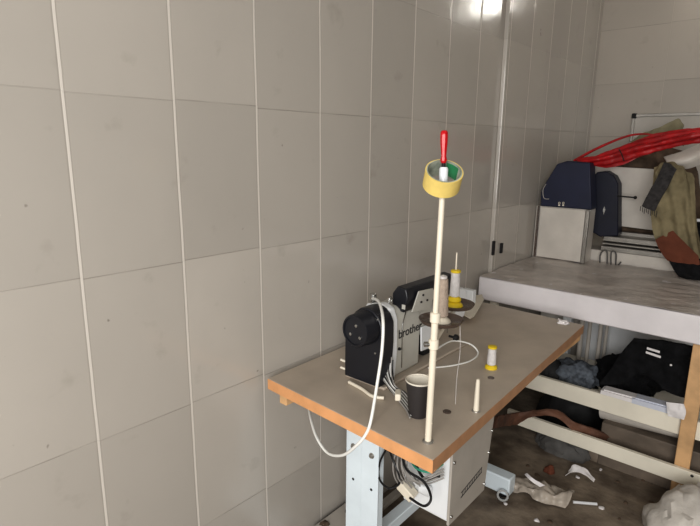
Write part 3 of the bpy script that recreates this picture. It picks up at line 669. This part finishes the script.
cloth(bm, [pl(3.06, (576, 161), (600, 155), (619, 147), (640, 139), (670, 133), (706, 128)), pl(3.01, (578, 162), (600, 160), (617, 156), (638, 149), (672, 140), (706, 135)), pl(3.05, (582, 164), (598, 166), (616, 165), (640, 157), (672, 148), (706, 141))], 120, 40, amp=.006, freq=14, seed=45, th=.012, folds=.002, ff=14, ridge=.006)
rb = tag(obj('red_bundle', bm, 'redfab', loc=(.5, 3.05, 1.4)), 'long glossy red fabric bundle lying over navy case and white board', 'fabric bundle')
bm = B(); tube(bm, [ony(x, y, 3.08) for x, y in ((574, 161), (590, 152), (609, 143), (628, 136), (642, 134), (656, 135))], lambda t: .008 - .004 * t, 10); obj('upper_strap', bm, 'redfab', rb)
bm = B(); tube(bm, [ony(x, y, 2.995) for x, y in ((619, 149), (622, 155), (624, 161))], .0025, 8); obj('dark_tie', bm, 'softblack', rb)
bm = B(); cloth(bm, [pl(3.12, (664, 158), (680, 153), (705, 142)), pl(3.06, (668, 163), (685, 160), (705, 152)), pl(3.1, (676, 168), (690, 167), (706, 160))], 30, 16, amp=.004, seed=47, th=.012)
tag(obj('white_cloth_roll', bm, 'vinyl', loc=(.75, 3.1, 1.3)), 'rolled white cloth tucked under the red bundle at the right edge', 'cloth')
# olive jacket hanging down with rust hem
bm = B(); cloth(bm, [pl(3.00, (655, 168), (668, 162), (680, 166), (692, 176)), pl(2.93, (652, 195), (666, 188), (682, 190), (695, 200)), pl(2.92, (652, 222), (668, 216), (684, 218), (697, 228)), pl(2.93, (656, 240), (672, 232), (690, 240), (702, 250)), pl(2.94, (664, 252), (678, 248), (694, 254), (705, 262))], 60, 60, amp=.014, freq=14, seed=51, th=.02, folds=.006, ff=24)
oj = tag(obj('olive_jacket', bm, 'olive', loc=(.68, 2.95, .86)), 'olive green jacket hanging down over the white board onto the bench', 'jacket')
bm = B(); cloth(bm, [pl(2.92, (656, 240), (672, 231), (676, 234), (698, 256)), pl(2.91, (660, 250), (672, 250), (684, 256), (700, 268)), pl(2.92, (668, 260), (676, 264), (684, 268), (696, 270))], 30, 26, amp=.006, freq=16, seed=53, th=.012); obj('rust_patch', bm, 'rust', oj)
bm = B(); cloth(bm, [pl(2.92, (668, 258), (680, 262), (704, 258)), pl(2.90, (674, 270), (688, 270), (706, 270)), [onz(682, 277, TOP + .01), onz(694, 280, TOP + .01), onz(706, 281, TOP + .01)]], 30, 26, amp=.006, freq=16, seed=55, th=.012); obj('black_hem', bm, 'blackfab', oj)
bm = B(); cloth(bm, [pl(2.95, (664, 163), (670, 164), (676, 170)), pl(2.90, (657, 178), (663, 180), (670, 183)), pl(2.90, (648, 194), (654, 197), (661, 199)), pl(2.90, (642, 206), (648, 209), (655, 211))], 24, 34, amp=.007, freq=20, seed=57, th=.012)
sf = tag(obj('fringed_scarf', bm, 'dkcloth', loc=(.62, 2.92, 1.05)), 'charcoal knitted scarf with a frayed end hanging across the white board', 'scarf')
bm = B()
for k in range(9):
    p = ony(641 + k * 2, 206 + k * .6, 2.90); tube(bm, [p, p + V((.001 * (k % 3 - 1), -.003, -.012)), p + V((.003 * (k % 2), -.002, -.024 - .004 * (k % 3)))], .0015, 6)
obj('fringe', bm, 'dkcloth', sf)
bm = B(); heap(bm, (.86, 3.10, 1.0), (.10, .10, .14), .25, 8, 61); tag(obj('black_clothes', bm, 'blackfab', loc=(.86, 3.1, 1.0)), 'black clothing heap right of the olive jacket on the storage unit', 'clothes')
bm = B(); tube(bm, [ony(688, 221, 3.02), ony(704, 220, 3.02)], .008, 12, smooth=False); tag(obj('white_rod', bm, 'white', loc=ony(690, 221, 3.02)), 'short white rod sticking out from behind the olive jacket', 'rod')
# black clips on the trim
for px, lab in ((492.5, 'left narrow black clip fixed to the tiled wall above the bench'), (499.5, 'right narrow black clip fixed to the tiled wall above the bench')):
    x = .0 if px < 496 else .041
    p = onx(px + (0 if px < 496 else 1), 248, .023)
    bm = B(); hh = .036 if px < 496 else .026
    if True: box(bm, p + V((0, -.010, -hh)), p + V((.010, .010, hh)))
    else: box(bm, p + V((-.007, -.010, -hh)), p + V((.007, 0.0015, hh)))
    tag(obj('wall_clip', bm, 'softblack', loc=p, bevel=.002), lab, 'clip', 'black clips on the wall')

# ------------------------------------------------------------------ lights
lf = thing('tube_lamp', 'twin tube lamp on the back wall above the frame', 'lamp', (.76, 3.75, 2.47))
bm = B(); box(bm, (.64, 3.76, 2.38), (.88, 3.80, 2.57)); obj('lamp_body', bm, 'white', lf, bevel=.004)
MT['lit'] = lampm
for z in (2.43, 2.52):
    bm = B(); tube(bm, [(.65, 3.735, z), (.87, 3.735, z)], .015, 14, smooth=False); obj('tube', bm, 'lit', lf)
def area(name, loc, target, sx, sy, power, col):
    l = bpy.data.lights.new(name, 'AREA'); l.shape = 'RECTANGLE'; l.size = sx; l.size_y = sy; l.energy = power; l.color = col
    o = bpy.data.objects.new(name, l); COL.objects.link(o); o.location = loc
    o.rotation_euler = (V(target) - V(loc)).to_track_quat('-Z', 'Y').to_euler(); return o
area('daylight_opening', (1.75, -1.35, 1.55), (.55, 1.0, .9), 1.7, 1.7, 80, (1.0, .985, .96))
area('overhead_fill', (1.9, 1.6, 3.0), (1.9, 1.6, 0), 1.2, 1.2, 5, (1, .95, .88))  # weak added fill from overhead, stands for no fixture
w = bpy.data.worlds.new('world'); bpy.context.scene.world = w; w.use_nodes = True
w.node_tree.nodes['Background'].inputs[0].default_value = (.80, .90, 1, 1)
w.node_tree.nodes['Background'].inputs[1].default_value = .22
sc_ = bpy.context.scene
sc_.view_settings.view_transform = 'Standard'; sc_.view_settings.look = 'None'
sc_.view_settings.exposure = .34; sc_.view_settings.gamma = .86
